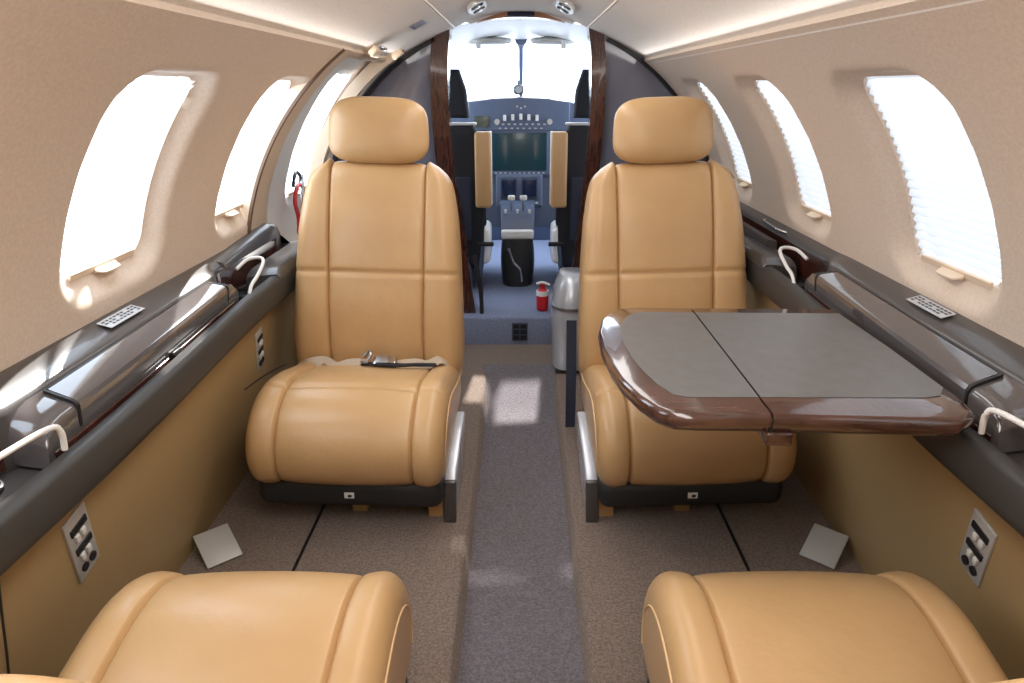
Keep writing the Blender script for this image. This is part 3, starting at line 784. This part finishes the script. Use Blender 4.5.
# pilot seats
def pilot(s, lab):
    t = empty('pilot_seat', (s*.385,3.30,.35)); tag(t, lab, 'seat', 'cockpit pilot seats')
    i = -s            # inboard direction
    prismo('back_shell', [(-.20,.13),(.20,.13),(.215,.5),(.20,.74),(.16,.80),(-.16,.80),(-.20,.74),(-.215,.5)], 'y', -.03, .07, 'cloth_black', t, bev=.02)
    box('back_pocket', (0,-.035,.42), (.30,.02,.30), 'cloth_navy', t, .008)
    hr = prismo('headrest', [(-.125,.83),(.125,.83),(.115,.95),(.085,1.04),(-.085,1.04),(-.115,.95)], 'y', -.02, .07, 'cloth_black', t, bev=.018); hr.location = (i*.02,0,0)
    box('headrest_mount', (i*.10,.0,.805), (.16,.06,.012), 'plate', t, .004)
    a_ = box('folded_armrest', (i*.208,-.02,.60), (.075,.085,.345), 'leather_side', t, .014)
    box('armrest_hinge', (i*.195,.01,.385), (.045,.06,.10), 'black', t, .008)
    ed = box('sunlit_edge', (i*.240,.045,.60), (.012,.045,.34), 'white', t, .004)  # white strip stands in for the sunlit edge of the seat
    superpillow('seat_pan', (0,.22,.22), .44, .46, .14, 'leather_side', t, e1=4, e2=3)
    box('seat_side', (i*.205,.10,.235), (.06,.22,.19), 'white', t, .03)
    box('seat_lever', (i*.215,-.03,.25), (.075,.02,.02), 'black', t, .004)
    box('seat_base', (0,.15,.07), (.30,.30,.14), 'skirt', t, .02)
    tubo('seat_rail', [(i*.19,-.05,.0),(i*.19,-.06,.12),(i*.20,-.04,.24)], .010, 'panel_dark', t)
    return t
pilot(-1, 'black pilot seat left of the pedestal with folded tan armrest')
pilot(1, 'black pilot seat right of the pedestal with folded tan armrest')
# dark belt hanging at the left post
st = webbing('harness_strap', [(-.205,2.95,.62),(-.185,2.95,.50),(-.178,2.95,.40),(-.180,2.95,.30)], .018, None, 'cloth_black', th=.003, ups=[(0,1,0),(0,1,0)])
tag(st, 'thin black strap hanging beside the left wood bulkhead post', 'strap')

# extinguisher on the cockpit step
t = empty('fire_extinguisher', (.098,3.00,.352)); tag(t, 'small red and white fire extinguisher on the cockpit step right of the vent', 'fire extinguisher')
rings = [[(r_*math.cos(a), r_*math.sin(a), z) for a in [2*PI*i/24 for i in range(24)]] for r_, z in ((.022,0),(.027,.006),(.028,.03),(.028,.075),(.024,.092),(.012,.104))]
lofto('bottle', rings, 'red', t, angle=60)
cylo('white_band', (0,0,.082), .0290, .022, 'white', t, n=24)
box('valve', (0,0,.115), (.022,.022,.028), 'red', t, .004); tubo('handle', [(-.028,-.012,.128),(0,-.012,.134),(.032,-.012,.122)], .006, 'white', t)
# floor vent in the riser
t = empty('floor_vent', (-.005,2.898,.283)); tag(t, 'small dark square floor vent in the step up to the cockpit', 'vent')
box('vent_frame', (0,-.002,0), (.070,.008,.085), 'panel_dark', t, .002)
for i in range(2):
    for j in range(3): box('vent_opening', (-.016+.032*i,-.0065,-.026+.026*j), (.026,.003,.019), 'black', t, .001)

# ------------------------------------------------------------------ camera
cam = bpy.data.cameras.new('camera'); co = bpy.data.objects.new('camera', cam); C.objects.link(co)
cam.sensor_width = 36; cam.lens = 683/1024*36; cam.shift_x = -9/1024
cam.clip_start = .02
pitch = math.atan((341.5-88)/683)
co.location = (0,0,1.31); co.rotation_euler = (PI/2-pitch, 0, 0)
bpy.context.scene.camera = co

# ------------------------------------------------------------------ light
w = bpy.data.worlds.new('world'); bpy.context.scene.world = w; w.use_nodes = True
bg = w.node_tree.nodes['Background']; bg.inputs[0].default_value = (.76,.87,1,1); bg.inputs[1].default_value = 6
sn = bpy.data.lights.new('sun', 'SUN'); sn.energy = 13; sn.angle = D(1.2); sn.color = (1,.96,.9)
so = bpy.data.objects.new('sun', sn); C.objects.link(so)
so.rotation_euler = Vector((-.075,-1,-.86)).to_track_quat('-Z','Y').to_euler()
def area(name, loc, sx, sy, e, col, rot=(0,0,0)):
    l = bpy.data.lights.new(name, 'AREA'); l.shape = 'RECTANGLE'; l.size = sx; l.size_y = sy; l.energy = e; l.color = col
    o = bpy.data.objects.new(name, l); C.objects.link(o); o.location = loc; o.rotation_euler = rot; return o
# added fill lamps below the centre channel and along the rails, no fixtures modelled
area('channel_fill', (0,.2,1.57), .30, 1.4, 10, (1,.95,.90))
area('channel_fill', (0,1.9,1.57), .30, 1.6, 6, (1,.98,.97))
for s in (-1, 1):      # added up-facing fill lamps that brighten the ceiling
    a_ = area('ceiling_fill', (s*.478,1.15,1.408), .03, 3.5, 1.3, (1,.96,.93)); a_.rotation_euler = (0, s*D(116), 0)
sc = bpy.context.scene
sc.view_settings.view_transform = 'Standard'; sc.view_settings.look = 'None'; sc.view_settings.gamma = 1; sc.view_settings.use_curve_mapping = False
sc.view_settings.exposure = .08
sc.cycles.max_bounces = 10; sc.cycles.diffuse_bounces = 6; sc.cycles.sample_clamp_indirect = 6
sc.cycles.caustics_reflective = False; sc.cycles.caustics_refractive = False
